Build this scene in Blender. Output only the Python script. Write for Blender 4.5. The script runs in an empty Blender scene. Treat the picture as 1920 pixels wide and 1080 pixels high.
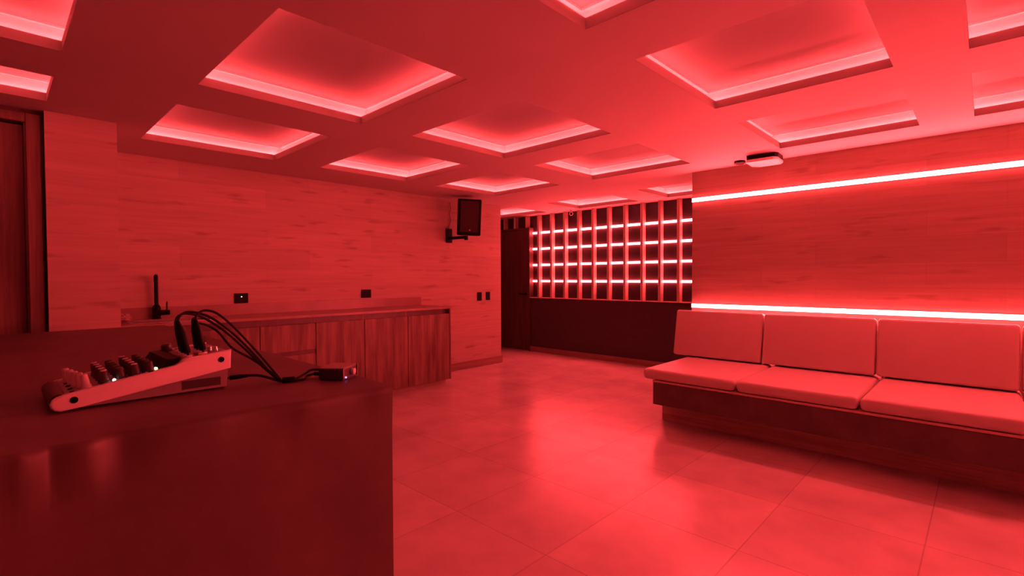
import bpy, bmesh, math
from mathutils import Vector, Matrix

# ------------------------------------------------------------------ camera, world, exposure
S = bpy.context.scene
COL = S.collection
FOC, YAW, PIT, ROL, CH = 932.0089, 43.6808, -1.2558, -0.2588, 1.3
a, p, r = (math.radians(q) for q in (YAW, PIT, ROL))
fw = Vector((-math.sin(a)*math.cos(p), math.cos(a)*math.cos(p), math.sin(p)))
rt = Vector((math.cos(a), math.sin(a), 0.0))
up = rt.cross(fw)
rt2 = rt*math.cos(r) + up*math.sin(r)
up2 = -rt*math.sin(r) + up*math.cos(r)
cam_data = bpy.data.cameras.new('camera')
cam = bpy.data.objects.new('camera', cam_data)
COL.objects.link(cam)
M = Matrix((rt2, up2, -fw)).transposed().to_4x4()
M.translation = (0, 0, CH)
cam.matrix_world = M
cam_data.sensor_width = 36.0
cam_data.lens = FOC/1920*36.0
cam_data.clip_start = 0.02
S.camera = cam

world = bpy.data.worlds.new('world'); S.world = world
world.use_nodes = True
world.node_tree.nodes['Background'].inputs['Color'].default_value = (0.02, 0.001, 0.001, 1)
world.node_tree.nodes['Background'].inputs['Strength'].default_value = 0.3

S.view_settings.view_transform = 'Standard'
S.view_settings.look = 'None'
S.view_settings.exposure = 0.72
S.view_settings.gamma = 1.0
S.view_settings.use_curve_mapping = False

LED = (1.0, 0.057, 0.065)       # colour of every red LED in the room
E_COFFER = 46.0
E_WALL = 135.0
E_GRID = 34.0

# ------------------------------------------------------------------ materials
def new_mat(name):
    m = bpy.data.materials.new(name); m.use_nodes = True
    nt = m.node_tree
    b = nt.nodes['Principled BSDF']
    return m, nt, b

def ramp(nt, stops):
    n = nt.nodes.new('ShaderNodeValToRGB')
    e = n.color_ramp.elements
    while len(e) < len(stops): e.new(0.5)
    for el, (pos, c) in zip(e, stops):
        el.position = pos
        el.color = (c, c, c, 1) if isinstance(c, (int, float)) else (*c, 1)
    return n

def uv_vec(nt, ax_u, ax_v, su=1, sv=1, ou=0, ov=0):
    """world-aligned coordinates of a surface: u along one axis, v along another"""
    tc = nt.nodes.new('ShaderNodeTexCoord')
    sp = nt.nodes.new('ShaderNodeSeparateXYZ')
    nt.links.new(tc.outputs['Object'], sp.inputs[0])
    cb = nt.nodes.new('ShaderNodeCombineXYZ')
    for k, (ax, s, o) in enumerate(((ax_u, su, ou), (ax_v, sv, ov))):
        mt = nt.nodes.new('ShaderNodeMath'); mt.operation = 'MULTIPLY_ADD'
        nt.links.new(sp.outputs[ax], mt.inputs[0])
        mt.inputs[1].default_value = s; mt.inputs[2].default_value = o
        nt.links.new(mt.outputs[0], cb.inputs[k])
    return cb.outputs[0]

def mix(nt, kind, f, c1, c2):
    n = nt.nodes.new('ShaderNodeMix'); n.data_type = 'RGBA'; n.blend_type = kind
    for sock, v in ((n.inputs[0], f), (n.inputs[6], c1), (n.inputs[7], c2)):
        if hasattr(v, 'type') and hasattr(v, 'is_linked'): nt.links.new(v, sock)
        elif isinstance(v, (int, float)): sock.default_value = v
        else: sock.default_value = (*v, 1)
    return n.outputs[2]

def noise(nt, vec, scale, detail=3, rough=0.5):
    n = nt.nodes.new('ShaderNodeTexNoise')
    n.inputs['Scale'].default_value = scale; n.inputs['Detail'].default_value = detail
    n.inputs['Roughness'].default_value = rough
    nt.links.new(vec, n.inputs['Vector'])
    return n.outputs['Fac']

def add_bump(nt, b, h, strength, dist=0.01):
    bp = nt.nodes.new('ShaderNodeBump')
    bp.inputs['Strength'].default_value = strength; bp.inputs['Distance'].default_value = dist
    nt.links.new(h, bp.inputs['Height']); nt.links.new(bp.outputs[0], b.inputs['Normal'])

def plain(name, col, rough=0.5, metal=0.0, var=0.06, spec=0.5, scale=18):
    m, nt, b = new_mat(name)
    tc = nt.nodes.new('ShaderNodeTexCoord')
    f = noise(nt, tc.outputs['Object'], scale, 4)
    rp = ramp(nt, [(0.3, tuple(c*(1-var) for c in col)), (0.7, tuple(min(1, c*(1+var)) for c in col))])
    nt.links.new(f, rp.inputs[0]); nt.links.new(rp.outputs[0], b.inputs['Base Color'])
    b.inputs['Roughness'].default_value = rough; b.inputs['Metallic'].default_value = metal
    b.inputs['Specular IOR Level'].default_value = spec
    return m

def planks(name, u, v, base, dark, length=1.2, width=0.2, rough=0.5, seed=0.0, smudge=0.75):
    """wall cladding of pale wood look planks, grain along u"""
    m, nt, b = new_mat(name)
    vec = uv_vec(nt, u, v, 1, 1, seed, 0)
    br = nt.nodes.new('ShaderNodeTexBrick')
    br.offset = 0.37; br.offset_frequency = 2
    br.inputs['Scale'].default_value = 1.0
    br.inputs['Brick Width'].default_value = length; br.inputs['Row Height'].default_value = width
    br.inputs['Mortar Size'].default_value = 0.0012; br.inputs['Mortar Smooth'].default_value = 0.4
    br.inputs['Color1'].default_value = (*base, 1)
    br.inputs['Color2'].default_value = (*(c*0.88 for c in base), 1)
    br.inputs['Mortar'].default_value = (*(c*0.7 for c in base), 1)
    nt.links.new(vec, br.inputs['Vector'])
    g = noise(nt, uv_vec(nt, u, v, 1.3, 26, seed, 0), 1.0, 5, 0.6)
    gr = ramp(nt, [(0.3, 0.84), (0.7, 1.06)]); nt.links.new(g, gr.inputs[0])
    c = mix(nt, 'MULTIPLY', 1.0, br.outputs['Color'], gr.outputs[0])
    s = noise(nt, uv_vec(nt, u, v, 2.6, 15, seed+4.2, 1.7), 1.0, 2, 0.45)
    sr = ramp(nt, [(0.61, 0.0), (0.72, smudge)]); nt.links.new(s, sr.inputs[0])
    s2 = noise(nt, uv_vec(nt, u, v, 0.7, 4.5, seed+1.1, 3.7), 1.0, 3, 0.55)
    s2r = ramp(nt, [(0.45, 0.0), (0.7, 0.35)]); nt.links.new(s2, s2r.inputs[0])
    c = mix(nt, 'MIX', s2r.outputs[0], c, tuple(0.5*x+0.5*y for x, y in zip(base, dark)))
    c = mix(nt, 'MIX', sr.outputs[0], c, dark)
    nt.links.new(c, b.inputs['Base Color'])
    b.inputs['Roughness'].default_value = rough
    b.inputs['Specular IOR Level'].default_value = 0.3
    add_bump(nt, b, g, 0.08, 0.004)
    return m

def grain(name, u, v, light, dark, rough=0.45, su=1.0, sv=12.0, seed=0.0, contrast=(0.38, 0.62)):
    """wood with long figure along u"""
    m, nt, b = new_mat(name)
    f = noise(nt, uv_vec(nt, u, v, su, sv, seed, seed*0.7), 1.0, 6, 0.62)
    rp = ramp(nt, [(contrast[0], dark), (contrast[1], light)])
    nt.links.new(f, rp.inputs[0])
    f2 = noise(nt, uv_vec(nt, u, v, su*2, sv*6, seed, 2), 1.0, 3)
    r2 = ramp(nt, [(0.35, 0.8), (0.65, 1.05)]); nt.links.new(f2, r2.inputs[0])
    c = mix(nt, 'MULTIPLY', 1.0, rp.outputs[0], r2.outputs[0])
    nt.links.new(c, b.inputs['Base Color'])
    b.inputs['Roughness'].default_value = rough
    add_bump(nt, b, f2, 0.1, 0.003)
    return m

def stone(name, col, var, rough, scale=3.0, bump=0.05):
    m, nt, b = new_mat(name)
    tc = nt.nodes.new('ShaderNodeTexCoord')
    f = noise(nt, tc.outputs['Object'], scale, 7, 0.62)
    rp = ramp(nt, [(0.3, tuple(c*(1-var) for c in col)), (0.72, tuple(c*(1+var) for c in col))])
    nt.links.new(f, rp.inputs[0]); nt.links.new(rp.outputs[0], b.inputs['Base Color'])
    b.inputs['Roughness'].default_value = rough
    add_bump(nt, b, noise(nt, tc.outputs['Object'], scale*8, 4), bump, 0.002)
    return m

def emit(name, col, strength):
    m, nt, b = new_mat(name)
    b.inputs['Base Color'].default_value = (0.8, 0.8, 0.8, 1)
    b.inputs['Emission Color'].default_value = (*col, 1)
    b.inputs['Emission Strength'].default_value = strength
    return m

def floor_mat():
    m, nt, b = new_mat('floor_tiles')
    vec = uv_vec(nt, 0, 1, 1, 1, 0.2, -2.42)
    br = nt.nodes.new('ShaderNodeTexBrick'); br.offset = 0.0; br.squash = 1.0
    br.inputs['Scale'].default_value = 1.0
    br.inputs['Brick Width'].default_value = 0.638; br.inputs['Row Height'].default_value = 0.655
    br.inputs['Mortar Size'].default_value = 0.0035; br.inputs['Mortar Smooth'].default_value = 0.3
    br.inputs['Color1'].default_value = (0.60, 0.56, 0.535, 1)
    br.inputs['Color2'].default_value = (0.53, 0.49, 0.47, 1)
    br.inputs['Mortar'].default_value = (0.44, 0.40, 0.38, 1)
    nt.links.new(vec, br.inputs['Vector'])
    tc = nt.nodes.new('ShaderNodeTexCoord')
    f = noise(nt, tc.outputs['Object'], 2.2, 6, 0.6)
    rp = ramp(nt, [(0.3, 0.8), (0.7, 1.1)]); nt.links.new(f, rp.inputs[0])
    c = mix(nt, 'MULTIPLY', 1.0, br.outputs['Color'], rp.outputs[0])
    nt.links.new(c, b.inputs['Base Color'])
    f2 = noise(nt, tc.outputs['Object'], 5.0, 4, 0.6)
    rr = ramp(nt, [(0.3, 0.235), (0.7, 0.262)]); nt.links.new(f2, rr.inputs[0])
    nt.links.new(rr.outputs[0], b.inputs['Roughness'])
    b.inputs['Specular IOR Level'].default_value = 0.95
    inv = nt.nodes.new('ShaderNodeMath'); inv.operation = 'SUBTRACT'; inv.inputs[0].default_value = 1
    nt.links.new(br.outputs['Fac'], inv.inputs[1])
    add_bump(nt, b, inv.outputs[0], 0.35, 0.002)
    return m

def leather(name, col):
    m, nt, b = new_mat(name)
    tc = nt.nodes.new('ShaderNodeTexCoord')
    b.inputs['Base Color'].default_value = (*col, 1)
    b.inputs['Roughness'].default_value = 0.42
    f = noise(nt, tc.outputs['Object'], 260, 2)
    add_bump(nt, b, f, 0.12, 0.001)
    f2 = noise(nt, tc.outputs['Object'], 3, 3)
    rp = ramp(nt, [(0.3, tuple(c*0.94 for c in col)), (0.7, col)])
    nt.links.new(f2, rp.inputs[0]); nt.links.new(rp.outputs[0], b.inputs['Base Color'])
    return m

WOODL, WOODD = (0.54, 0.45, 0.385), (0.26, 0.18, 0.13)
MT = dict(
    floor=floor_mat(),
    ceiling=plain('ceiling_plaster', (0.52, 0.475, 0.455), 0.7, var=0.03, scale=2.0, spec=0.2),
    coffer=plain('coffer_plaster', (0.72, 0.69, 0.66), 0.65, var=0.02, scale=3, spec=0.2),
    ceiling_in=plain('shaded_panel_plaster', (0.30, 0.275, 0.265), 0.75, var=0.03, scale=2.0, spec=0.1),  # ceiling plaster darkened: light falloff towards the coffer centre is put into the colour
    lip=plain('shaded_lip_plaster', (0.36, 0.33, 0.31), 0.75, var=0.03, scale=2.0, spec=0.1),  # same plaster, its colour lowered to paint shade on the lit lip
    wall_l=planks('pale_wood_cladding_left', 1, 2, WOODL, WOODD, smudge=.55),
    wall_r=planks('pale_wood_cladding_right', 0, 2, (0.40, 0.325, 0.275), (0.19, 0.135, 0.105), seed=2.3, smudge=0.55),
    wall_dark=plain('dark_wall_paint', (0.050, 0.040, 0.040), 0.55, var=0.1),
    panel=plain('black_grid_panel', (0.022, 0.018, 0.020), 0.38, var=0.1),
    fin=grain('pale_fin_wood', 2, 0, (0.58, 0.48, 0.41), (0.48, 0.38, 0.32), 0.5, 1.5, 30),
    board=grain('baseboard_wood', 1, 2, (0.34, 0.24, 0.19), (0.22, 0.15, 0.11), 0.5),
    board_b=grain('baseboard_back_wood', 0, 2, (0.34, 0.24, 0.19), (0.22, 0.15, 0.11), 0.5),
    door=grain('brown_door_wood', 2, 1, (0.18, 0.115, 0.09), (0.12, 0.072, 0.058), 0.5, 1.0, 10, 1.3),
    door_b=grain('dark_door_wood', 2, 0, (0.10, 0.065, 0.055), (0.065, 0.042, 0.037), 0.45, 1.2, 16, 3.3),
    frame=grain('door_frame_wood', 2, 1, (0.22, 0.145, 0.11), (0.15, 0.095, 0.075), 0.45, 1.2, 16, 5.3),
    cabinet=grain('rustic_cabinet_wood', 2, 1, (0.27, 0.185, 0.145), (0.125, 0.078, 0.058), 0.5, 1.1, 10, 0.4, (0.36, 0.62)),
    worktop=stone('brown_worktop_stone', (0.30, 0.22, 0.18), 0.15, 0.3, 4),
    bar=stone('dark_bar_stone', (0.12, 0.078, 0.067), 0.25, 0.5, 2.6, 0.08),
    leather=leather('cream_leather', (0.60, 0.55, 0.51)),
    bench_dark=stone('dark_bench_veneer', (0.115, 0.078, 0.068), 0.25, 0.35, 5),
    bench_edge=plain('bench_edge_strip', (0.55, 0.42, 0.35), 0.4),
    plinth=grain('plinth_wood', 0, 2, (0.66, 0.53, 0.44), (0.50, 0.39, 0.31), 0.5, 1.2, 22),
    black=plain('black_plastic', (0.006, 0.0055, 0.0055), 0.45, spec=0.12),
    rubber=plain('black_rubber', (0.012, 0.010, 0.010), 0.55, spec=0.3),
    grille=plain('dark_speaker_grille', (0.045, 0.03, 0.03), 0.6, spec=0.2, scale=120, var=0.3),
    mixer_white=plain('white_mixer_plastic', (0.90, 0.87, 0.85), 0.33, var=0.01),
    mixer_grey=plain('grey_mixer_panel', (0.30, 0.28, 0.28), 0.42, var=0.05),
    knob_dark=plain('dark_knob_plastic', (0.06, 0.05, 0.05), 0.4),
    knob_light=plain('pale_knob_cap', (0.62, 0.58, 0.56), 0.35),
    metal=plain('bright_metal', (0.75, 0.72, 0.70), 0.25, 1.0, 0.02),
    steel=plain('brushed_steel', (0.42, 0.39, 0.38), 0.35, 0.9, 0.05),
    white=plain('white_plastic', (0.82, 0.78, 0.75), 0.35, var=0.01),
    box=plain('dark_box_metal', (0.05, 0.04, 0.04), 0.35, 0.3),
    box_top=plain('brushed_box_metal', (0.32, 0.27, 0.26), 0.38, 0.6),
    cloth=plain('crumpled_cloth', (0.40, 0.30, 0.28), 0.8, scale=40, var=0.2),
    led_c=emit('coffer_led', LED, E_COFFER),
    led_w=emit('wall_led', LED, E_WALL),
    led_g=emit('grid_led', LED, E_GRID),
    led_green=emit('green_indicator', (0.75, 1.0, 0.35), 2.2),
    led_white=emit('white_indicator', (1.0, 0.75, 0.6), 1.4),
    led_blue=emit('blue_indicator', (0.25, 0.25, 1.0), 1.6),
)

# ------------------------------------------------------------------ mesh helpers
def bm_new(): return bmesh.new()

def box(bm, x0, x1, y0, y1, z0, z1, bev=0.0, seg=2):
    vs = [bm.verts.new(c) for c in ((x0,y0,z0),(x1,y0,z0),(x1,y1,z0),(x0,y1,z0),(x0,y0,z1),(x1,y0,z1),(x1,y1,z1),(x0,y1,z1))]
    fs = [bm.faces.new([vs[i] for i in q]) for q in ((3,2,1,0),(4,5,6,7),(0,1,5,4),(1,2,6,5),(2,3,7,6),(3,0,4,7))]
    if bev > 0:
        es = list({e for f in fs for e in f.edges})
        bmesh.ops.bevel(bm, geom=es, offset=bev, segments=seg, profile=0.5, affect='EDGES')
    return bm

def cyl(bm, p0, p1, r0, r1=None, n=16, caps=True):
    r1 = r0 if r1 is None else r1
    p0, p1 = Vector(p0), Vector(p1); d = (p1-p0).normalized()
    u = d.orthogonal().normalized(); v = d.cross(u)
    A = [bm.verts.new(p0 + r0*(u*math.cos(t)+v*math.sin(t))) for t in (2*math.pi*k/n for k in range(n))]
    B = [bm.verts.new(p1 + r1*(u*math.cos(t)+v*math.sin(t))) for t in (2*math.pi*k/n for k in range(n))]
    for k in range(n): bm.faces.new((A[k], A[(k+1)%n], B[(k+1)%n], B[k]))
    if caps: bm.faces.new(A[::-1]); bm.faces.new(B)
    return bm

def lathe(bm, prof, c=(0,0,0), axis=Vector((0,0,1)), n=20):
    """prof: list of (radius, height) turned round an axis through c"""
    c = Vector(c); axis = Vector(axis).normalized(); u = axis.orthogonal().normalized(); v = axis.cross(u)
    rings = []
    for rr, hh in prof:
        rr = max(rr, 1e-4)
        rings.append([bm.verts.new(c + axis*hh + rr*(u*math.cos(2*math.pi*k/n)+v*math.sin(2*math.pi*k/n))) for k in range(n)])
    for A, B in zip(rings, rings[1:]):
        for k in range(n): bm.faces.new((A[k], A[(k+1)%n], B[(k+1)%n], B[k]))
    bm.faces.new(rings[0][::-1]); bm.faces.new(rings[-1])
    return bm

def smooth_path(pts, sub=6):
    P = [Vector(q) for q in pts]; out = []
    for i in range(len(P)-1):
        a0 = P[max(i-1, 0)]; b0 = P[i]; c0 = P[i+1]; d0 = P[min(i+2, len(P)-1)]
        for k in range(sub):
            t = k/sub
            out.append(0.5*((2*b0)+(c0-a0)*t+(2*a0-5*b0+4*c0-d0)*t*t+(3*b0-a0-3*c0+d0)*t**3))
    out.append(P[-1]); return out

def tube(bm, pts, rad, n=8):
    P = smooth_path(pts); ref = None; rings = []
    for i, q in enumerate(P):
        d = (P[min(i+1, len(P)-1)]-P[max(i-1, 0)]).normalized()
        u = d.orthogonal().normalized() if ref is None else (ref - d*ref.dot(d)).normalized()
        ref = u; v = d.cross(u)
        rings.append([bm.verts.new(q+rad*(u*math.cos(2*math.pi*k/n)+v*math.sin(2*math.pi*k/n))) for k in range(n)])
    for A, B in zip(rings, rings[1:]):
        for k in range(n): bm.faces.new((A[k], A[(k+1)%n], B[(k+1)%n], B[k]))
    bm.faces.new(rings[0][::-1]); bm.faces.new(rings[-1])
    return bm

def prism(bm, poly, axis, a0, a1, bev=0.0, seg=2):
    """poly of (s,t) in the plane normal to axis (0: s=y,t=z; 1: s=x,t=z; 2: s=x,t=y), extruded a0..a1"""
    def P(s, t, q): return ((q, s, t), (s, q, t), (s, t, q))[axis]
    A = [bm.verts.new(P(s, t, a0)) for s, t in poly]; B = [bm.verts.new(P(s, t, a1)) for s, t in poly]
    n = len(poly); fs = []
    for k in range(n): fs.append(bm.faces.new((A[k], A[(k+1)%n], B[(k+1)%n], B[k])))
    fa = bm.faces.new(A[::-1]); fb = bm.faces.new(B)
    if bev > 0:
        es = list({e for f in (fa, fb) for e in f.edges})
        bmesh.ops.bevel(bm, geom=es, offset=bev, segments=seg, profile=0.5, affect='EDGES')
    return bm

def obj(name, bm, mat, parent=None, smooth=False, label=None):
    bmesh.ops.recalc_face_normals(bm, faces=bm.faces)
    me = bpy.data.meshes.new(name); bm.to_mesh(me); bm.free()
    if smooth:
        for f in me.polygons: f.use_smooth = True
        if hasattr(me, 'set_sharp_from_angle'): me.set_sharp_from_angle(angle=math.radians(42))
    me.materials.append(mat)
    o = bpy.data.objects.new(name, me); COL.objects.link(o)
    if parent is not None:
        o.parent = parent
        off = Vector((0, 0, 0)); q = parent
        while q is not None: off += q.location; q = q.parent
        o.location = -off
    if label: o['label'] = label
    return o

def thing(name, label, cat, loc=(0, 0, 0), group=None):
    o = bpy.data.objects.new(name, None); COL.objects.link(o); o.location = loc
    o.empty_display_size = 0.05
    o['label'] = label; o['category'] = cat
    if group: o['group'] = group
    return o

def tag(o, label, cat, group=None):
    o['label'] = label; o['category'] = cat
    if group: o['group'] = group
    return o

def struct(name, bm, mat, parent=None):
    o = obj(name, bm, mat, parent)
    if parent is None: o['kind'] = 'structure'
    return o

# ------------------------------------------------------------------ dimensions (metres)
H = 2.375                      # ceiling
LX, LY = -5.346, 5.353         # left wall plane and its far end
RY, RXL = 5.046, -2.223        # right wall plane and its left end
GY = 6.543                     # fronts of the fins, face of the back wall
PX, PY0, PY1 = -4.357, 0.251, 0.618   # pier by the left door
XR, YB, XF = 4.2, -2.6, -7.6

# ------------------------------------------------------------------ room shell
bm = bm_new(); box(bm, XF-.1, XR+.1, YB-.1, GY+.3, -0.1, 0); struct('floor', bm, MT['floor'])

ROWS = {0: (-4.711, -3.622), 1: (-3.174, -2.051), 2: (-1.275, -0.361), 3: (-0.074, 0.90)}
COLS = {0: (-0.76, 0.25), 1: (0.81, 1.805), 2: (2.223, 3.233), 3: (3.631, 4.621)}
CE, CC, CG = 'lit ceiling coffer ', 'ceiling coffer', 'lit square coffers of the ceiling'
coffers = [
    (-4.12, -3.60, *COLS[0], 'narrow lit ceiling coffer cut by the photo edge above the near wooden door'),
    (*ROWS[1], *COLS[0], 'lit ceiling coffer in the top left corner of the photo'),
    (*ROWS[0], *COLS[1], 'lit ceiling coffer nearest the sink end of the left wall, above the tap'),
    (*ROWS[1], *COLS[1], 'large lit ceiling coffer above the mixer, whole in view, widest of the left half'),
    (*ROWS[2], *COLS[1], 'lit ceiling coffer cut off at top centre, only its lower corner in view'),
    (*ROWS[0], *COLS[2], 'lit ceiling coffer above the wooden base cabinets, beside the left wall'),
    (*ROWS[1], *COLS[2], 'medium lit ceiling coffer near the centre of the ceiling, above the open floor'),
    (*ROWS[2], *COLS[2], 'large lit ceiling coffer right of centre, its top cut by the photo edge'),
    (*ROWS[3], *COLS[2], 'lit ceiling coffer in the top right corner of the photo'),
    (*ROWS[0], *COLS[3], 'lit ceiling coffer straight above the black wall speaker'),
    (*ROWS[1], *COLS[3], 'lit ceiling coffer between the wall speaker and the ceiling projector'),
    (*ROWS[2], *COLS[3], 'lit ceiling coffer directly in front of the ceiling projector'),
    (*ROWS[3], *COLS[3], 'lit ceiling coffer at the right photo edge, above the upper wall light line'),
    (-6.35, -5.29, 5.60, 6.39, 'lit ceiling coffer over the dark back door, mostly behind the left wall end'),
    (-4.65, -3.60, 5.60, 6.40, 'lit ceiling coffer just before the grid wall, above the small security camera'),
    (-3.15, -2.30, 5.54, 6.38, 'lit ceiling coffer at the grid wall, half hidden by the right wall end'),
    (*ROWS[2], *COLS[0], 'lit ceiling coffer overhead, beside the camera position'),
    (*ROWS[3], *COLS[1], 'lit ceiling coffer overhead, right of the camera position'),
]
# ceiling plane with an opening for every coffer
xs = sorted({XF-.1, XR+.1, *[c[0] for c in coffers], *[c[1] for c in coffers]})
ys = sorted({YB-.1, GY+.3, *[c[2] for c in coffers], *[c[3] for c in coffers]})
bm = bm_new(); vv = {}
def V(i, j):
    if (i, j) not in vv: vv[(i, j)] = bm.verts.new((xs[i], ys[j], H))
    return vv[(i, j)]
for i in range(len(xs)-1):
    for j in range(len(ys)-1):
        cx, cy = (xs[i]+xs[i+1])/2, (ys[j]+ys[j+1])/2
        if any(c[0] < cx < c[1] and c[2] < cy < c[3] for c in coffers): continue
        bm.faces.new((V(i, j), V(i, j+1), V(i+1, j+1), V(i+1, j)))
bmesh.ops.recalc_face_normals(bm, faces=bm.faces)
me = bpy.data.meshes.new('ceiling'); bm.to_mesh(me); bm.free(); me.materials.append(MT['ceiling'])
ceil = bpy.data.objects.new('ceiling', me); COL.objects.link(ceil); ceil['kind'] = 'structure'
# slab above, closing the room
bm = bm_new(); box(bm, XF-.1, XR+.1, YB-.1, GY+.3, H+.20, H+.26); struct('ceiling_slab', bm, MT['ceiling'], ceil)

SB, LIP, CAV = 0.095, 0.050, 0.098
def ring(bm, o, i, z0, z1):
    """square ring between outer rectangle o and inner rectangle i (x0,x1,y0,y1)"""
    def R(q, z): return [bm.verts.new(c) for c in ((q[0], q[2], z), (q[1], q[2], z), (q[1], q[3], z), (q[0], q[3], z))]
    a0, a1, b0, b1 = R(o, z0), R(o, z1), R(i, z0), R(i, z1)
    for k in range(4):
        l = (k+1) % 4
        bm.faces.new((a0[k], a0[l], a1[l], a1[k])); bm.faces.new((b0[l], b0[k], b1[k], b1[l]))
        bm.faces.new((a1[k], a1[l], b1[l], b1[k])); bm.faces.new((a0[l], a0[k], b0[k], b0[l]))
def coffer(x0, x1, y0, y1, label):
    t = thing('ceiling_coffer', label, CC, ((x0+x1)/2, (y0+y1)/2, H), CG)
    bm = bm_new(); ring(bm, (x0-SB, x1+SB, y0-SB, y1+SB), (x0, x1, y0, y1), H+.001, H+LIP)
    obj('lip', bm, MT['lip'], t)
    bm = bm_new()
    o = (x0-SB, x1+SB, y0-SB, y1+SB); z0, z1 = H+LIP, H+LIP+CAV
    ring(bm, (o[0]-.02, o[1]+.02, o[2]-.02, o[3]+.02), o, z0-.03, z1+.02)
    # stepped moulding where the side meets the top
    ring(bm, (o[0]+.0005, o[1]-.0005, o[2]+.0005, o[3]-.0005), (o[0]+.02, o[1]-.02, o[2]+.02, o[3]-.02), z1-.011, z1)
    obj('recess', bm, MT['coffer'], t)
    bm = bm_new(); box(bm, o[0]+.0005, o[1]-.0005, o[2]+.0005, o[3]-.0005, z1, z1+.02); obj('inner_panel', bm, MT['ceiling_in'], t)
    bm = bm_new(); e0, e1 = 0.064, 0.072
    ring(bm, (x0-e1, x1+e1, y0-e1, y1+e1), (x0-e0, x1+e0, y0-e0, y1+e0), H+LIP, H+LIP+.008)
    obj('light_strip', bm, MT['led_c'], t)
for c in coffers: coffer(*c)

bm = bm_new(); box(bm, LX-.25, LX, PY1, LY, 0, H); wl = struct('wall_left', bm, MT['wall_l'])
bm = bm_new(); box(bm, LX-.25, PX, PY0, PY1, 0, H); struct('wall_left_pier', bm, MT['wall_l'])
bm = bm_new(); box(bm, RXL, XR, RY, GY+.25, 0, H); struct('wall_right', bm, MT['wall_r'])
# back wall: dark panel behind the fins, dark lower wall flush with their fronts
SILL = 0.946; DX0, DX1, DTOP = -6.72, -5.84, 2.14
bm = bm_new()
box(bm, XF, RXL, GY+.09, GY+.25, 0, H)
struct('wall_back', bm, MT['panel'])
bm = bm_new(); box(bm, DX1+.036, RXL, GY, GY+.09, 0, SILL-.012); lw = struct('wall_back_lower', bm, MT['wall_dark'])
bm = bm_new(); box(bm, XF, DX0-.07, GY, GY+.09, 0, H); struct('wall_back_side', bm, MT['wall_dark'])
bm = bm_new(); box(bm, XF-.1, XF, LY, GY+.3, 0, H); struct('wall_alcove', bm, MT['wall_dark'])
bm = bm_new(); box(bm, XF-.1, LX-.25, LY-.2, LY, 0, H); struct('wall_alcove_return', bm, MT['wall_l'])
bm = bm_new(); box(bm, XR, XR+.1, YB, RY, 0, H); struct('wall_side', bm, MT['wall_l'])
bm = bm_new(); box(bm, XF-.1, XR+.1, YB-.1, YB, 0, H); struct('wall_front', bm, MT['wall_r'])
bm = bm_new(); box(bm, LX-.25, PX-.06, YB, -1.05, 0, H); struct('wall_left_near', bm, MT['wall_l'])
bm = bm_new(); box(bm, DX1+.036, RXL, GY-.02, GY+.09, SILL-.012, SILL); struct('trim_1', bm, MT['fin'])
bm = bm_new(); box(bm, LX, LX+.016, 3.87, LY, 0, 0.104, .003, 1); box(bm, LX-.25, LX+.016, LY, LY+.016, 0, .104, .003, 1)
struct('baseboard_left', bm, MT['board'])
bm = bm_new(); box(bm, DX1+.037, RXL, GY-.016, GY, 0, 0.085, .003, 1); struct('baseboard_back', bm, MT['board_b'])

# door_1: the near wooden door at the left photo edge, in a deep frame beside the pier
bm = bm_new(); box(bm, PX-.13, PX-.085, -.74, .155, 0.005, 2.28, .002, 1); d1 = struct('door_1', bm, MT['door'])
bm = bm_new()
box(bm, PX-.20, PX-.03, .165, .236, 0, 2.35, .004, 1); box(bm, PX-.20, PX-.03, -.82, -.75, 0, 2.35, .004, 1)
box(bm, PX-.20, PX-.03, -.75, .165, 2.29, 2.35, .004, 1)
box(bm, PX-.16, PX-.05, .157, .165, 0, 2.29); 
struct('door_frame', bm, MT['frame'], d1)
bm = bm_new(); box(bm, PX-.20, PX-.06, -1.05, .25, 2.352, H-.001); box(bm, PX-.20, PX-.06, -1.05, -.825, 0, 2.352); box(bm, PX-.22, PX-.10, .237, .2505, 0, 2.352)
struct('wall_over_door', bm, MT['door'])
# door_2: dark door in the back wall
bm = bm_new(); box(bm, DX0+.005, DX1-.005, GY-.01, GY+.04, 0.006, DTOP-.004, .002, 1); d2 = struct('door_2', bm, MT['door_b'])
bm = bm_new()
box(bm, DX1, DX1+.035, GY-.02, GY+.088, 0, DTOP+.03, .003, 1); box(bm, DX0-.068, DX0, GY-.02, GY+.088, 0, DTOP+.03, .003, 1)
box(bm, DX0, DX1, GY-.02, GY+.088, DTOP, DTOP+.03, .003, 1)
obj('door_frame', bm, MT['door_b'], d2)
bm = bm_new(); cyl(bm, (DX1-.06, GY-.012, 1.0), (DX1-.06, GY-.055, 1.0), .01, n=12); cyl(bm, (DX1-.052, GY-.055, 1.0), (DX1-.19, GY-.055, 1.0), .009, n=12)
lathe(bm, [(.026, 0), (.026, .008), (.02, .01)], (DX1-.06, GY-.011, 1.0), (0, -1, 0))
obj('door_handle', bm, MT['black'], d2, True)

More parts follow.
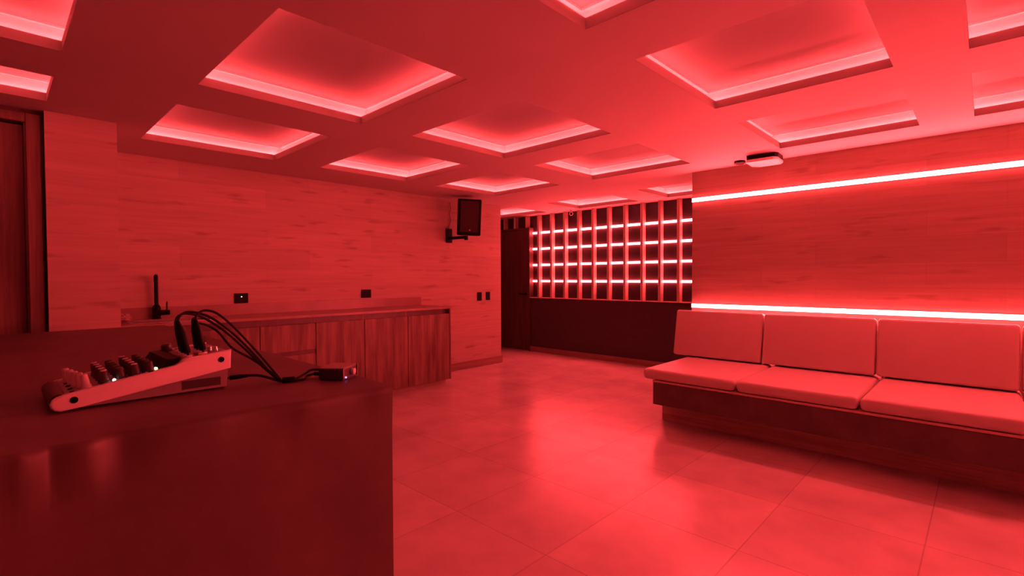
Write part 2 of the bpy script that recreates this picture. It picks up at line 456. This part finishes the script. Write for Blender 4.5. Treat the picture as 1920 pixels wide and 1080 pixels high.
# ------------------------------------------------------------------ fins and light rows of the back wall
ORD = ['first', 'second', 'third', 'fourth', 'fifth', 'sixth', 'seventh', 'eighth', 'ninth', 'tenth', 'eleventh']
fin_x = [-6.453+.012, -6.178, -5.896, -5.622, -5.338, -5.056, -4.775, -4.495, -4.210, -3.925, -3.640, -3.360, -3.080, -2.800, -2.52]
FW = 0.040
for k, x in enumerate(fin_x):
    if x > -2.95: continue
    over = x < DX1+.05
    bm = bm_new(); box(bm, x-FW/2, x+FW/2, GY, GY+.088, DTOP+.031 if over else SILL+.001, H-.002, .002, 1)
    if over: lab = ('leftmost', 'middle', 'rightmost')[k] + ' of three short pale fins above the dark back door'
    else: lab = ORD[k-3] + ' full-height pale wooden fin counted from the dark back door'
    tag(obj('wall_fin', bm, MT['fin']), lab, 'wooden fin', 'short fins above the back door' if over else 'upright fins of the lit grid wall')
for zz, w in ((2.071, 'top'), (1.791, 'second from top'), (1.51, 'third from top'), (1.228, 'bottom')):
    t = thing('light_row', f'{w} of the four glowing LED rows on the dark grid wall', 'LED strip', (-4.3, GY+.08, zz), 'LED rows of the grid wall')
    edges = [DX1+.037] + [x for x in fin_x if x > DX1+.05 and x < -2.95] + [-2.80, -2.52, RXL-.01]
    for k in range(len(edges)-1):
        x0 = edges[k] + (FW/2+.003 if k else .003); x1 = edges[k+1] - FW/2-.003
        if edges[k] < -2.6 or True:
            bm = bm_new(); box(bm, x0, x1, GY+.058, GY+.0895, zz-.016, zz+.016, .004, 1)
            obj('light_segment', bm, MT['led_g'], t)
# hidden continuation fins behind the right wall end
for x in (-2.80, -2.52):
    bm = bm_new(); box(bm, x-FW/2, x+FW/2, GY, GY+.088, SILL+.001, H-.002, .002, 1)
    tag(obj('wall_fin', bm, MT['fin']), ('pale wooden fin nearest the right wall end on the grid wall' if x > -2.6 else 'pale wooden fin mostly behind the right wall end'), 'wooden fin', 'upright fins of the lit grid wall')

# ------------------------------------------------------------------ light lines of the right wall
for zz, lab in ((2.088, 'upper long glowing LED line across the right wall, just below the ceiling'), (0.996, 'lower long glowing LED line across the right wall, above the bench backrests')):
    t = thing('wall_light_line', lab, 'LED strip', (0, RY, zz), 'long light lines of the right wall')
    bm = bm_new(); box(bm, RXL, XR-.01, RY-.005, RY-.0005, zz-.022, zz-.0185, .0005, 1); box(bm, RXL, XR-.01, RY-.005, RY-.0005, zz+.0185, zz+.022, .0005, 1); obj('channel', bm, MT['fin'], t)
    bm = bm_new(); box(bm, RXL+.001, XR-.02, RY-.009, RY-.001, zz-.018, zz+.018, .002, 2); obj('diffuser', bm, MT['led_w'], t, True)

# ------------------------------------------------------------------ bench
BY0, BXL = 3.958, -2.090
t = thing('bench_base', 'long dark bench base on a recessed pale plinth along the right wall', 'bench', (0, 4.5, 0))
bm = bm_new(); box(bm, BXL, XR-.02, BY0, RY-.003, .190, .384, .004, 1); obj('box', bm, MT['bench_dark'], t)
bm = bm_new(); box(bm, BXL-.002, XR-.02, BY0-.006, RY-.003, .384, .400, .002, 1); obj('edge_trim', bm, MT['bench_edge'], t, label='thin pale edge along the top of the dark front')
bm = bm_new(); box(bm, BXL-.03, XR-.02, 4.19, RY-.003, 0, .190); obj('plinth', bm, MT['plinth'], t, label='pale wooden plinth')
seat_x = [-2.190, -1.397, -0.604, 0.19, 1.0, 1.8, 2.6]
sl = ['first seat cushion from the far end of the bench, beside the dark back wall', 'second seat cushion from the far end of the bench, between two others',
      'nearest seat cushion in view, cut by the right photo edge']
def pillow(bm, x0, x1, y0, y1, z0, z1, rad):
    box(bm, x0, x1, y0, y1, z0, z1, rad, 5)
for k in range(3):
    bm = bm_new(); pillow(bm, seat_x[k]+.004, seat_x[k+1]-.004, 3.945, RY-.012, .402, .494, .036)
    tag(obj('seat_cushion', bm, MT['leather'], None, True), sl[k], 'cushion', 'seat cushions of the bench')
bl = ['first backrest cushion from the far end, reaching past the wall corner', 'second backrest cushion from the far end of the bench, under the light line',
      'nearest whole backrest cushion, largest in view at the right', 'backrest cushion of which only a sliver shows at the right photo edge']
back_x = [-2.315, -1.472, -0.628, 0.178, 1.02]
for k in range(4):
    w = back_x[k+1]-back_x[k]-.010
    bm = bm_new(); pillow(bm, -w/2, w/2, -.055, .055, 0, .455, .022)
    ang = math.radians(-11)
    for v_ in bm.verts:
        y, z = v_.co.y, v_.co.z
        v_.co.y = y*math.cos(ang)-z*math.sin(ang); v_.co.z = y*math.sin(ang)+z*math.cos(ang)
    mz = min(v_.co.z for v_ in bm.verts)
    for v_ in bm.verts: v_.co.z -= mz
    o = obj('backrest_cushion', bm, MT['leather'], None, True)
    o.location = (back_x[k]+.005+w/2, 4.842, .495)
    tag(o, bl[k], 'cushion', 'backrest cushions of the bench')

# ------------------------------------------------------------------ kitchen run along the left wall
CX, CT = -4.72, 0.943
t = thing('worktop', 'long brown stone worktop with a low splashback along the left wall', 'worktop', (-5.0, 2.2, CT))
SX0, SX1, SY0, SY1 = -5.22, -4.85, 0.76, 1.34
bm = bm_new()
def slab(bm, x0, x1, y0, y1): box(bm, x0, x1, y0, y1, CT-.022, CT)
slab(bm, LX+.002, CX, PY1+.002, SY0); slab(bm, LX+.002, CX, SY1, 3.866); slab(bm, LX+.002, SX0, SY0, SY1); slab(bm, SX1, CX, SY0, SY1)
obj('slab', bm, MT['worktop'], t)
bm = bm_new(); box(bm, LX+.001, LX+.02, PY1+.002, 3.863, CT, 1.047, .001, 1); obj('splashback', bm, MT['worktop'], t)
t = thing('kitchen_sink', 'inset steel sink with a thin raised rim near the tap', 'sink', (-5.03, 1.05, CT))
bm = bm_new()
ring(bm, (SX0-.012, SX1+.012, SY0-.012, SY1+.012), (SX0+.012, SX1-.012, SY0+.012, SY1-.012), CT, CT+.004); obj('rim', bm, MT['steel'], t)
bm = bm_new()
ring(bm, (SX0+.002, SX1-.002, SY0+.002, SY1-.002), (SX0+.012, SX1-.012, SY0+.012, SY1-.012), CT-.17, CT)
box(bm, SX0+.002, SX1-.002, SY0+.002, SY1-.002, CT-.18, CT-.17); obj('basin', bm, MT['steel'], t)

units = [(0.622, 1.14, 'door', 'wooden base cabinet under the sink, beside the pale pier'), (1.14, 1.66, 'door', 'wooden base cabinet right of the sink, before the drawer unit'),
         (1.66, 2.174, 'drawer', 'wooden drawer cabinet with a finger groove across its front'), (2.174, 2.70, 'door', 'wooden base cabinet right of the drawer unit'),
         (2.70, 3.24, 'door', 'second wooden base cabinet from the right end of the run'), (3.24, 3.86, 'door', 'rightmost wooden base cabinet, at the free end of the worktop')]
KZ = 0.062
for k, (y0, y1, kind, lab) in enumerate(units):
    t = thing('base_cabinet', lab, 'cabinet', (-5.0, (y0+y1)/2, 0), 'wooden base cabinets under the worktop')
    bm = bm_new()
    if k < 2:
        box(bm, LX+.003, CX-.022, y0+.001, y1-.001, KZ, .70)       # lower under the sink bowl
        box(bm, CX-.06, CX-.022, y0+.001, y1-.001, .70, .86)
    else: box(bm, LX+.003, CX-.022, y0+.001, y1-(.021 if k == 5 else .001), KZ, .86)
    if k != 1: box(bm, LX+.003, CX-.055, y0+.001, y0+.018, .70 if k < 2 else .86, CT-.0225)
    if k == 5: box(bm, LX+.003, CX, y1-.020, y1, KZ, CT-.0225, .001, 1)
    obj('carcass', bm, MT['cabinet'], t)
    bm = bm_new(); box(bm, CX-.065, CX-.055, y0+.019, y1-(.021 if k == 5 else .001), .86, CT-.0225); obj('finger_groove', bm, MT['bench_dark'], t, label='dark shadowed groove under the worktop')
    bm = bm_new(); box(bm, LX+.05, CX-.07, y0+.001, y1-(.03 if k == 5 else .001), 0, KZ); obj('kick_board', bm, MT['plinth'], t)
    ye = y1-(.024 if k == 5 else .003)
    if kind == 'door':
        n = 1
        for q in range(n):
            a0 = y0+.003+(ye-y0-.003)*q/n; b0 = y0+.003+(ye-y0-.003)*(q+1)/n
            bm = bm_new(); box(bm, CX-.021, CX, a0, b0-.001, KZ+.004, .862, .0015, 1); obj('door', bm, MT['cabinet'], t)
    else:
        bm = bm_new(); box(bm, CX-.021, CX, y0+.003, ye, .610, .862, .0015, 1); obj('drawer', bm, MT['cabinet'], t)
        bm = bm_new(); box(bm, CX-.0215, CX-.016, y0+.003, ye, .570, .610); obj('groove', bm, MT['bench_dark'], t)
        bm = bm_new(); box(bm, CX-.021, CX, y0+.003, ye, KZ+.004, .570, .0015, 1); obj('drawer', bm, MT['cabinet'], t)

# tap
FY, FX = 1.000, -5.285
t = thing('kitchen_tap', 'slim black upright kitchen tap with a side lever behind the sink', 'tap', (FX, FY, CT))
bm = bm_new(); lathe(bm, [(.036, 0), (.036, .006), (.031, .012), (.031, .100), (.024, .118), (.0165, .128)], (FX, FY, CT)); obj('tap_body', bm, MT['black'], t, True)
bm = bm_new()
tube(bm, [(FX, FY, CT+.12), (FX, FY, CT+.30), (FX+.002, FY, CT+.352), (FX+.025, FY-.005, CT+.378), (FX+.07, FY-.014, CT+.378), (FX+.095, FY-.019, CT+.362), (FX+.10, FY-.02, CT+.33)], .0155, 12)
obj('spout', bm, MT['black'], t, True)
bm = bm_new(); cyl(bm, (FX+.018, FY+.01, CT+.058), (FX+.028, FY+.092, CT+.058), .023, .021, 16); cyl(bm, (FX+.027, FY+.07, CT+.07), (FX+.027, FY+.072, CT+.155), .006, .0055, 10)
obj('lever', bm, MT['black'], t, True)
# crumpled cloth by the pier
bm = bm_new()
bmesh.ops.create_uvsphere(bm, u_segments=28, v_segments=16, radius=1)
for v_ in bm.verts:
    x, y, z = v_.co
    d = 1 + .16*math.sin(5*x+2.1*y)*math.cos(4*y-3*z) + .11*math.sin(9*z+6*x) + .07*math.sin(14*y+5*z)
    v_.co = (-5.14+.055*x*d, .745+.050*y*d, max(CT+.001, CT+.034+.036*z*d))
tag(obj('crumpled_cloth', bm, MT['cloth'], None, True), 'small crumpled cloth on the worktop between the pier and the tap', 'cloth')

# sockets and switches
def plate(name, y0, y1, z0, z1, lab, cat, led=None, grp=None, rockers=1):
    t = thing(name, lab, cat, (LX, (y0+y1)/2, (z0+z1)/2), grp)
    bm = bm_new(); box(bm, LX, LX+.009, y0, y1, z0, z1, .003, 2); obj('plate', bm, MT['black'], t)
    bm = bm_new()
    if name == 'light_switch': box(bm, LX+.009, LX+.013, y0+.012, y1-.012, z0+.02, z1-.02, .002, 1)
    else:
        for c in ((y0*2+y1)/3, (y0+2*y1)/3): 
            ring(bm, (LX+.009, LX+.0115, c-.022, c+.022), (LX+.0092, LX+.0113, c-.016, c+.016), z0+.03, z1-.03)
    obj('rocker' if name == 'light_switch' else 'socket_insert', bm, MT['black'], t)
    if led:
        bm = bm_new(); lathe(bm, [(.0055, 0), (.0055, .003), (.003, .0045)], (LX+.009, *led), (1, 0, 0), 12); obj('indicator_light', bm, MT['led_green'] if False else MT['led_gw'], t, label='tiny glowing white indicator')
MT['led_gw'] = emit('pale_indicator', (0.7, 0.95, 0.6), 1.5)
plate('power_socket', 1.645, 1.770, 1.054, 1.152, 'black wide socket plate with a tiny glowing light above the worktop', 'socket', (1.708, 1.118))
plate('power_socket', 3.015, 3.143, 1.062, 1.160, 'black socket plate without a light, above the right half of the worktop', 'socket')
plate('light_switch', 4.862, 4.950, .960, 1.082, 'left of two black light switches below the speaker', 'switch', None, 'light switches')
plate('light_switch', 5.034, 5.118, .964, 1.084, 'right of two black light switches, nearest the wall end', 'switch', None, 'light switches')

# ------------------------------------------------------------------ wall speaker with bracket
t = thing('speaker_bracket', 'black wall bracket arm carrying the loudspeaker on the left wall', 'bracket', (LX, 4.34, 1.87))
bm = bm_new(); box(bm, LX, LX+.03, 4.29, 4.385, 1.775, 1.965, .004, 1); obj('wall_plate', bm, MT['black'], t)
bm = bm_new(); tube(bm, [(LX+.028, 4.335, 1.835), (LX+.16, 4.36, 1.835), (LX+.30, 4.40, 1.838)], .021, 12)
cyl(bm, (LX+.30, 4.40, 1.80), (LX+.30, 4.40, 1.853), .026, n=14); obj('arm', bm, MT['black'], t, True)
t = thing('loudspeaker', 'black box loudspeaker tilted on a wall arm high on the left wall', 'speaker', (-5.02, 4.42, 1.855))
def spk(bm, y0, y1, z0, z1, x0, x1, bev, seg=2, taper=0.0):
    box(bm, x0, x1, y0, y1, z0, z1, bev, seg)
    if taper:
        for v_ in bm.verts:
            f = (x1-v_.co.x)/(x1-x0); v_.co.y *= 1-taper*f
SPM = Matrix.Translation((-5.01, 4.405, 1.872)) @ Matrix.Rotation(math.radians(-38), 4, 'Z') @ Matrix.Rotation(math.radians(4), 4, 'Y') @ Matrix.Rotation(math.radians(-2), 4, 'X') @ Matrix.Scale(1.05, 4)
bm = bm_new(); spk(bm, -.15, .15, -.015, .435, -.14, .12, .014, 2, .25); bm.transform(SPM); obj('cabinet', bm, MT['black'], t, True)
bm = bm_new(); box(bm, .118, .127, -.112, .112, .025, .41, .004, 2); bm.transform(SPM); obj('grille', bm, MT['grille'], t, label='dark reddish front grille')
bm = bm_new(); box(bm, .127, .1295, -.0, .018, .043, .061, .001, 1); bm.transform(SPM); obj('badge', bm, MT['metal'], t, label='small square metal badge')
bm = bm_new(); tube(bm, [(LX+.008, 4.355, 2.33), (LX+.012, 4.37, 2.25), (LX+.010, 4.352, 2.17), (LX+.012, 4.372, 2.08), (LX+.010, 4.35, 2.02), (LX+.012, 4.335, 1.966)], .004, 6)
tag(obj('speaker_cable', bm, MT['frame'], None, True), 'thin loose cable hanging down the left wall to the speaker bracket', 'cable')

# ------------------------------------------------------------------ ceiling projector, sensor, camera
t = thing('ceiling_projector', 'white and black flat projector under the ceiling by the right wall', 'projector', (-1.50, 4.80, H))
PM = Matrix.Translation((-1.452, 4.80, 0)) @ Matrix.Rotation(math.radians(3), 4, 'Z') @ Matrix.Scale(.76, 4, Vector((1, 0, 0)))
bm = bm_new(); prism(bm, [(-.16, -.10), (.14, -.10), (.165, -.06), (.165, .11), (.12, .14), (-.12, .14), (-.165, .09), (-.165, -.06)], 2, H-.040, H-.0); bm.transform(PM); obj('housing_top', bm, MT['black'], t, label='black upper housing')
bm = bm_new(); prism(bm, [(-.155, -.125), (.130, -.125), (.170, -.08), (.170, .10), (.13, .15), (-.10, .15), (-.17, .09), (-.170, -.09)], 2, H-.066, H-.040, .008, 3); bm.transform(PM); obj('cover', bm, MT['white'], t, True, label='glossy white lower cover')
bm = bm_new(); lathe(bm, [(.048, 0), (.050, -.016), (.034, -.028), (.010, -.031)], (-1.685, 4.86, H)); tag(obj('smoke_detector', bm, MT['black'], None, True), 'small round black sensor on the ceiling beside the projector', 'sensor')
t = thing('security_camera', 'tiny round security camera hanging before the top of the grid wall', 'camera', (-4.86, 6.48, H))
bm = bm_new(); lathe(bm, [(.022, 0), (.022, -.012), (.008, -.016), (.008, -.035)], (-4.86, 6.48, H)); obj('mount', bm, MT['white'], t, True)
CD = Vector((4.86, -6.48, -.9)).normalized(); cc = Vector((-4.86, 6.48, H-.058))
bm = bm_new(); lathe(bm, [(.026, -.03), (.030, -.01), (.030, .022), (.026, .027)], cc, CD, 20); obj('housing', bm, MT['white'], t, True)
bm = bm_new(); lathe(bm, [(.022, .0262), (.022, .029), (.012, .030)], cc, CD, 20); obj('lens', bm, MT['black'], t, True)

# ------------------------------------------------------------------ bar counter in the foreground
edge = [(-.16,-1.200),(-.06,-1.207),(.004,-1.203),(.03,-1.196),(.057,-1.207),(.068,-1.214),(.095,-1.202),(.122,-1.200),(.147,-1.220),(.167,-1.228),(.19,-1.223),(.213,-1.216),(.247,-1.211),(.324,-1.210),(.391,-1.217),(.473,-1.212),(.525,-1.199),(.60,-1.203),(.674,-1.207),(.73,-1.199),(.767,-1.198)]
t = thing('bar_counter', 'dark stone bar counter in the foreground carrying the mixer', 'bar counter', (-2.5, .3, 0))
BXB, BYN, BYF, BZ = -3.87, -.16, .767, 1.0
bm = bm_new(); box(bm, BXB+.03, -1.222, BYN, BYF-.012, 0, BZ-.04); obj('body', bm, MT['bar'], t)
bm = bm_new()   # top slab with an uneven natural edge
prev = None
pts = smooth_path([(0, y, -1.2015+(x+1.207)*.8) for y, x in edge], 4)
rows = []
for q in pts:
    y, x = q.y, q.z
    rows.append([bm.verts.new(c) for c in ((BXB, y, BZ-.038), (BXB, y, BZ), (x-.016, y, BZ), (x-.006, y, BZ-.0025), (x-.001, y, BZ-.009), (x, y, BZ-.02), (x*.9-.11985, y, BZ-.03), (x*.75-.29963, y, BZ-.045), (x*.45-.65918, y, BZ-.07), (x*.15-1.01873, y, BZ-.105), (-1.1985, y, BZ-.13), (-1.1985, y, BZ-.15), (-1.1985, y, BZ-.5), (-1.1985, y, 0.0), (-1.2205, y, 0.0), (-1.2205, y, BZ-.038))])
n = len(rows[0])
for A, B in zip(rows, rows[1:]):
    for k in range(n): bm.faces.new((A[k], B[k], B[(k+1) % n], A[(k+1) % n]))
bm.faces.new(rows[0]); bm.faces.new(rows[-1][::-1])
obj('stone_top', bm, MT['bar'], t, True)

# ------------------------------------------------------------------ mixer
MX0, MX1, TZ = -1.728, -1.490, 1.0
t = thing('audio_mixer', 'small white and grey audio mixer full of knobs on the bar counter', 'audio mixer', (-1.6, .28, TZ))
def top_z(y): return TZ + (.040+(y-.107)*.155 if y < .322 else .094+(y-.332)*.12)
nose = [(.107, .040), (.095, .037), (.087, .031), (.083, .022), (.085, .013), (.092, .006), (.102, .003)]
side = [(y, TZ+z) for y, z in nose] + [(.13, TZ+.0075), (.448, TZ+.055), (.450, TZ+.106), (.345, TZ+.0945), (.335, TZ+.092), (.322, TZ+.0735)]
for x0, x1, nm in ((MX1-.014, MX1, 'side_panel'), (MX0, MX0+.012, 'side_panel')):
    bm = bm_new(); prism(bm, side, 0, x0, x1, .0055, 4); o = obj(nm, bm, MT['mixer_white'], t, True)
    if x1 == MX1: o['label'] = 'glossy white side panel facing the room'; near_side = o
bm = bm_new()
body = [(y*1.0, TZ+z-(.0 if k else .003)) for k, (y, z) in enumerate(nose)] + [(.13, TZ+.010), (.445, TZ+.056), (.446, TZ+.102), (.345, TZ+.091), (.318, TZ+.069)]
body[0] = (.110, TZ+.036)
prism(bm, body, 0, MX0+.012, MX1-.014); obj('top_panel', bm, MT['mixer_grey'], t)
bm = bm_new(); prism(bm, [(.136, TZ+.0055), (.440, TZ+.0055), (.444, TZ+.055), (.136, TZ+.0105)], 0, MX0+.02, MX1-.012); bs = obj('base', bm, MT['mixer_grey'], t, label='grey lower base')
for fx in (MX0+.05, MX1-.05):
    for fy in (.165, .41):
        bm = bm_new(); cyl(bm, (fx, fy, TZ), (fx, fy, TZ+.006), .009, n=16); obj('rubber_foot', bm, MT['rubber'], bs, True)
bm = bm_new(); cyl(bm, (MX0+.012, .100, TZ+.0225), (MX1-.014, .100, TZ+.0225), .0185, n=24); obj('front_roll', bm, MT['knob_dark'], t, True, 'dark rounded front edge')
bm = bm_new(); box(bm, MX1-.0122, MX1-.0112, .335, .425, TZ+.012, TZ+.034); obj('side_label', bm, MT['knob_dark'], t, label='dark sticker on the lower side')
for y, z in ((.124, .0265), (.424, .0815)):
    bm = bm_new(); lathe(bm, [(.0075, 0), (.0075, .0012), (.003, .0016)], (MX1-.0002, y, TZ+z), (1, 0, 0), 16); obj('screw_hole', bm, MT['black'], near_side)
bm = bm_new(); prism(bm, [(.288, TZ+.066), (.318, TZ+.0705), (.336, TZ+.096), (.306, TZ+.0935)], 0, MX0+.014, MX1-.016, .001, 1); obj('meter_panel', bm, MT['black'], t, label='dark raised meter strip')
nrm = Vector((0, -.153, .988))
def knob(x, y, r_, h_, cap, n_='knob', sink=.0035):
    z = top_z(y)-.0045
    k_ = bm_new(); lathe(k_, [(r_*1.25, 0), (r_*1.2, h_*.25), (r_, h_*.3), (r_*.86, h_*.92), (r_*.7, h_)], (x, y, z), nrm, 14)
    kb = obj(n_, k_, MT['knob_dark'] if not cap == 'light' else MT['knob_light'], t, True)
    if cap == 'capped':
        c_ = bm_new(); lathe(c_, [(r_*.7, 0), (r_*.66, .002)], Vector((x, y, z))+nrm*h_, nrm, 12); obj('knob_cap', c_, MT['knob_light'], kb, True)
xsr = [-1.525+k*-.040 for k in range(5)]
for k, x in enumerate(xsr): knob(x, .150-.005*k, .0085, .035, 'light')
for j, y in enumerate((.186, .215, .244, .272)):
    for x in [q+.004*j for q in xsr[:4]]+[xsr[4]]: knob(x, y, .0095, .033, 'capped' if j % 2 == 0 else 'dark')
for k in range(4):
    bm = bm_new(); x = -1.525-.045*k; lathe(bm, [(.0045, 0), (.0045, .003), (.002, .003)], (x, .124, top_z(.124)-.0045), nrm, 12); obj('socket_hole', bm, MT['black'], t)
for k in range(5):
    bm = bm_new(); x = -1.512-.040*k; lathe(bm, [(.0035, 0), (.0035, .006), (.0025, .007)], (x, .204, top_z(.204)-.0045), nrm, 10); obj('push_button', bm, MT['knob_light'], t, True)
bm = bm_new(); lathe(bm, [(.0036, 0), (.0036, .008), (.001, .010)], (-1.511, .200, top_z(.200)-.003), nrm, 10); obj('warm_indicator', bm, MT['led_white'], t, True, 'small glowing warm white light')
bm = bm_new(); lathe(bm, [(.0042, 0), (.0042, .010), (.001, .0125)], (-1.512, .283, top_z(.283)-.002), nrm, 10); obj('green_indicator', bm, MT['led_green'], t, True, 'small glowing yellow green light')
jn = Vector((0, -.118, .993))
jacks = [(-1.517, .353), (-1.517, .388), (-1.570, .353), (-1.570, .388), (-1.640, .360), (-1.690, .372)]
for x, y in jacks:
    bm = bm_new(); ringz = top_z(y)-.0035
    lathe(bm, [(.0105, 0), (.0105, .005), (.008, .006)], (x, y, ringz), jn, 16); obj('jack_socket', bm, MT['white'], t, True, 'pale ring of a jack socket')
for x, y in ((-1.545, .412), (-1.525, .421), (-1.64, .412), (-1.66, .412)):
    bm = bm_new(); lathe(bm, [(.0055, 0), (.0055, .012), (.003, .014)], (x, y, top_z(y)-.0035), jn, 12); obj('phono_socket', bm, MT['metal'], t, True)
bm = bm_new(); lathe(bm, [(.013, 0), (.013, .018), (.009, .022)], (-1.70, .345, top_z(.345)-.0035), jn, 14); obj('knob', bm, MT['knob_dark'], t, True)

# cables: each one a thing with its plugs
def cable(path, rad, lab, plugs):
    t_ = thing('audio_cable', lab, 'cable', path[0], 'black cables plugged into the mixer')
    bm = bm_new(); tube(bm, path, rad); obj('cord', bm, MT['rubber'], t_, True)
    for (a_, b_, r_) in plugs:
        a_, b_ = Vector(a_), Vector(b_); L = (b_-a_).length
        bm = bm_new(); lathe(bm, [(.0028, -.004), (.0028, 0), (r_*.8, .001), (r_, .004), (r_, L*.62), (r_*.8, L*.78), (rad*1.25, L)], a_, b_-a_, 14); obj('plug', bm, MT['black'], t_, True)
def jt(i): x, y = jacks[i]; return Vector((x, y, top_z(y)+.0065))
J = []
tops = [(-1.535, .336, 1.188), (-1.525, .374, 1.190), (-1.585, .342, 1.185), (-1.575, .380, 1.188)]
for i in range(4): J.append((jt(i), Vector(tops[i])))
END = (-1.462, .562, TZ+.008)
cable([tops[0], (-1.545, .345, 1.203), (-1.55, .362, 1.2105), (-1.55, .390, 1.205), (-1.55, .424, 1.187), (-1.55, .476, 1.139), (-1.52, .522, 1.075), (-1.49, .552, 1.025), END], .0032,
      'black jack cable from the near front socket, arching highest over the mixer', [(J[0][0], tops[0], .0085)])
cable([tops[1], (-1.525, .378, 1.203), (-1.53, .397, 1.2135), (-1.53, .428, 1.203), (-1.53, .471, 1.160), (-1.53, .519, 1.099), (-1.485, .550, 1.042), (-1.455, .566, TZ+.0085)], .0032,
      'black jack cable from the near rear socket, arching down beside its neighbour', [(J[1][0], tops[1], .0085)])
cable([tops[2], (-1.59, .350, 1.198), (-1.60, .372, 1.203), (-1.60, .41, 1.19), (-1.59, .46, 1.15), (-1.56, .51, 1.09), (-1.51, .545, 1.035), (-1.470, .560, TZ+.014)], .0032,
      'black jack cable from the second front socket, behind the highest arch', [(J[2][0], tops[2], .0075)])
cable([tops[3], (-1.578, .384, 1.190), (-1.59, .395, 1.178), (-1.60, .423, 1.166), (-1.60, .450, 1.144), (-1.57, .475, 1.100), (-1.54, .515, 1.068), (-1.50, .544, 1.038), (-1.452, .560, TZ+.015)], .0032,
      'black jack cable on the lowest arch behind the mixer', [(J[3][0], tops[3], .0075)])
cable([(-1.512, .496, 1.0245), (-1.50, .515, 1.024), (-1.485, .532, 1.020), (-1.470, .550, 1.012), (-1.463, .568, TZ+.0045), (-1.455, .580, TZ+.004)], .0038,
      'short black cable leaving the back of the mixer level with the counter', [((-1.520, .4505, 1.0235), (-1.512, .496, 1.0245), .0065)])

# small interface box on the counter
BM = Matrix.Translation((-1.4005, .712, TZ)) @ Matrix.Rotation(math.radians(34), 4, 'Z')
t = thing('interface_box', 'small dark box with a blue light at the far end of the counter', 'interface box', (-1.4, .712, TZ))
bm = bm_new(); box(bm, -.038, .038, -.044, .044, .004, .0345, .002, 2); bm.transform(BM); obj('case', bm, MT['box'], t)
bm = bm_new(); box(bm, -.038, .038, -.044, .044, .0346, .038, .0012, 1); box(bm, .0375, .0405, -.044, -.0415, .005, .038); box(bm, .0375, .0405, .0415, .044, .005, .038); bm.transform(BM); obj('lid', bm, MT['box_top'], t, label='brushed metal lid and end frame')
bm = bm_new(); box(bm, -.033, .033, -.040, .040, 0, .004); bm.transform(BM); obj('foot', bm, MT['rubber'], t)
bm = bm_new(); lathe(bm, [(.0095, 0), (.0095, .008), (.006, .010)], BM @ Vector((.038, .012, .02)), BM.to_3x3() @ Vector((1, 0, 0)), 16); obj('socket', bm, MT['knob_light'], t, True)
bm = bm_new(); lathe(bm, [(.0026, 0), (.0026, .003), (.001, .004)], BM @ Vector((.038, -.028, .009)), BM.to_3x3() @ Vector((1, 0, 0)), 12); obj('blue_indicator', bm, MT['led_blue'], t, True, 'tiny glowing blue light')
pA = BM @ Vector((-.040, .010, .022)); pB = BM @ Vector((-.040, -.018, .015))
qA = BM @ Vector((-.062, .010, .022)); qB = BM @ Vector((-.066, -.018, .015))
def cable2(path, lab, plug):
    t_ = thing('audio_cable', lab, 'cable', path[0], 'black cables of the interface box')
    bm = bm_new(); tube(bm, path, .0034); obj('cord', bm, MT['rubber'], t_, True)
    bm = bm_new(); cyl(bm, plug[0], plug[1], .0058, .0050, 14); obj('plug', bm, MT['black'], t_, True)
cable2([qA, qA+Vector((-.022, -.020, -.001)), (-1.482, .648, TZ+.012), (-1.462, .612, TZ+.0045), (-1.452, .586, TZ+.004)], 'upper black cable curving on the counter into the interface box', (qA, pA))
cable2([qB, qB+Vector((-.016, -.016, -.006)), (-1.443, .628, TZ+.0045), (-1.440, .604, TZ+.004), (-1.446, .582, TZ+.004)], 'lower black cable lying on the counter into the interface box', (qB, pB))
bm = bm_new(); tube(bm, [(-1.456, .572, TZ+.0075), (-1.448, .584, TZ+.0078), (-1.447, .600, TZ+.0075)], .0085, 12)
tag(obj('cable_tie', bm, MT['black'], None, True), 'black tie bundling the cables on the counter beside the interface box', 'cable tie')
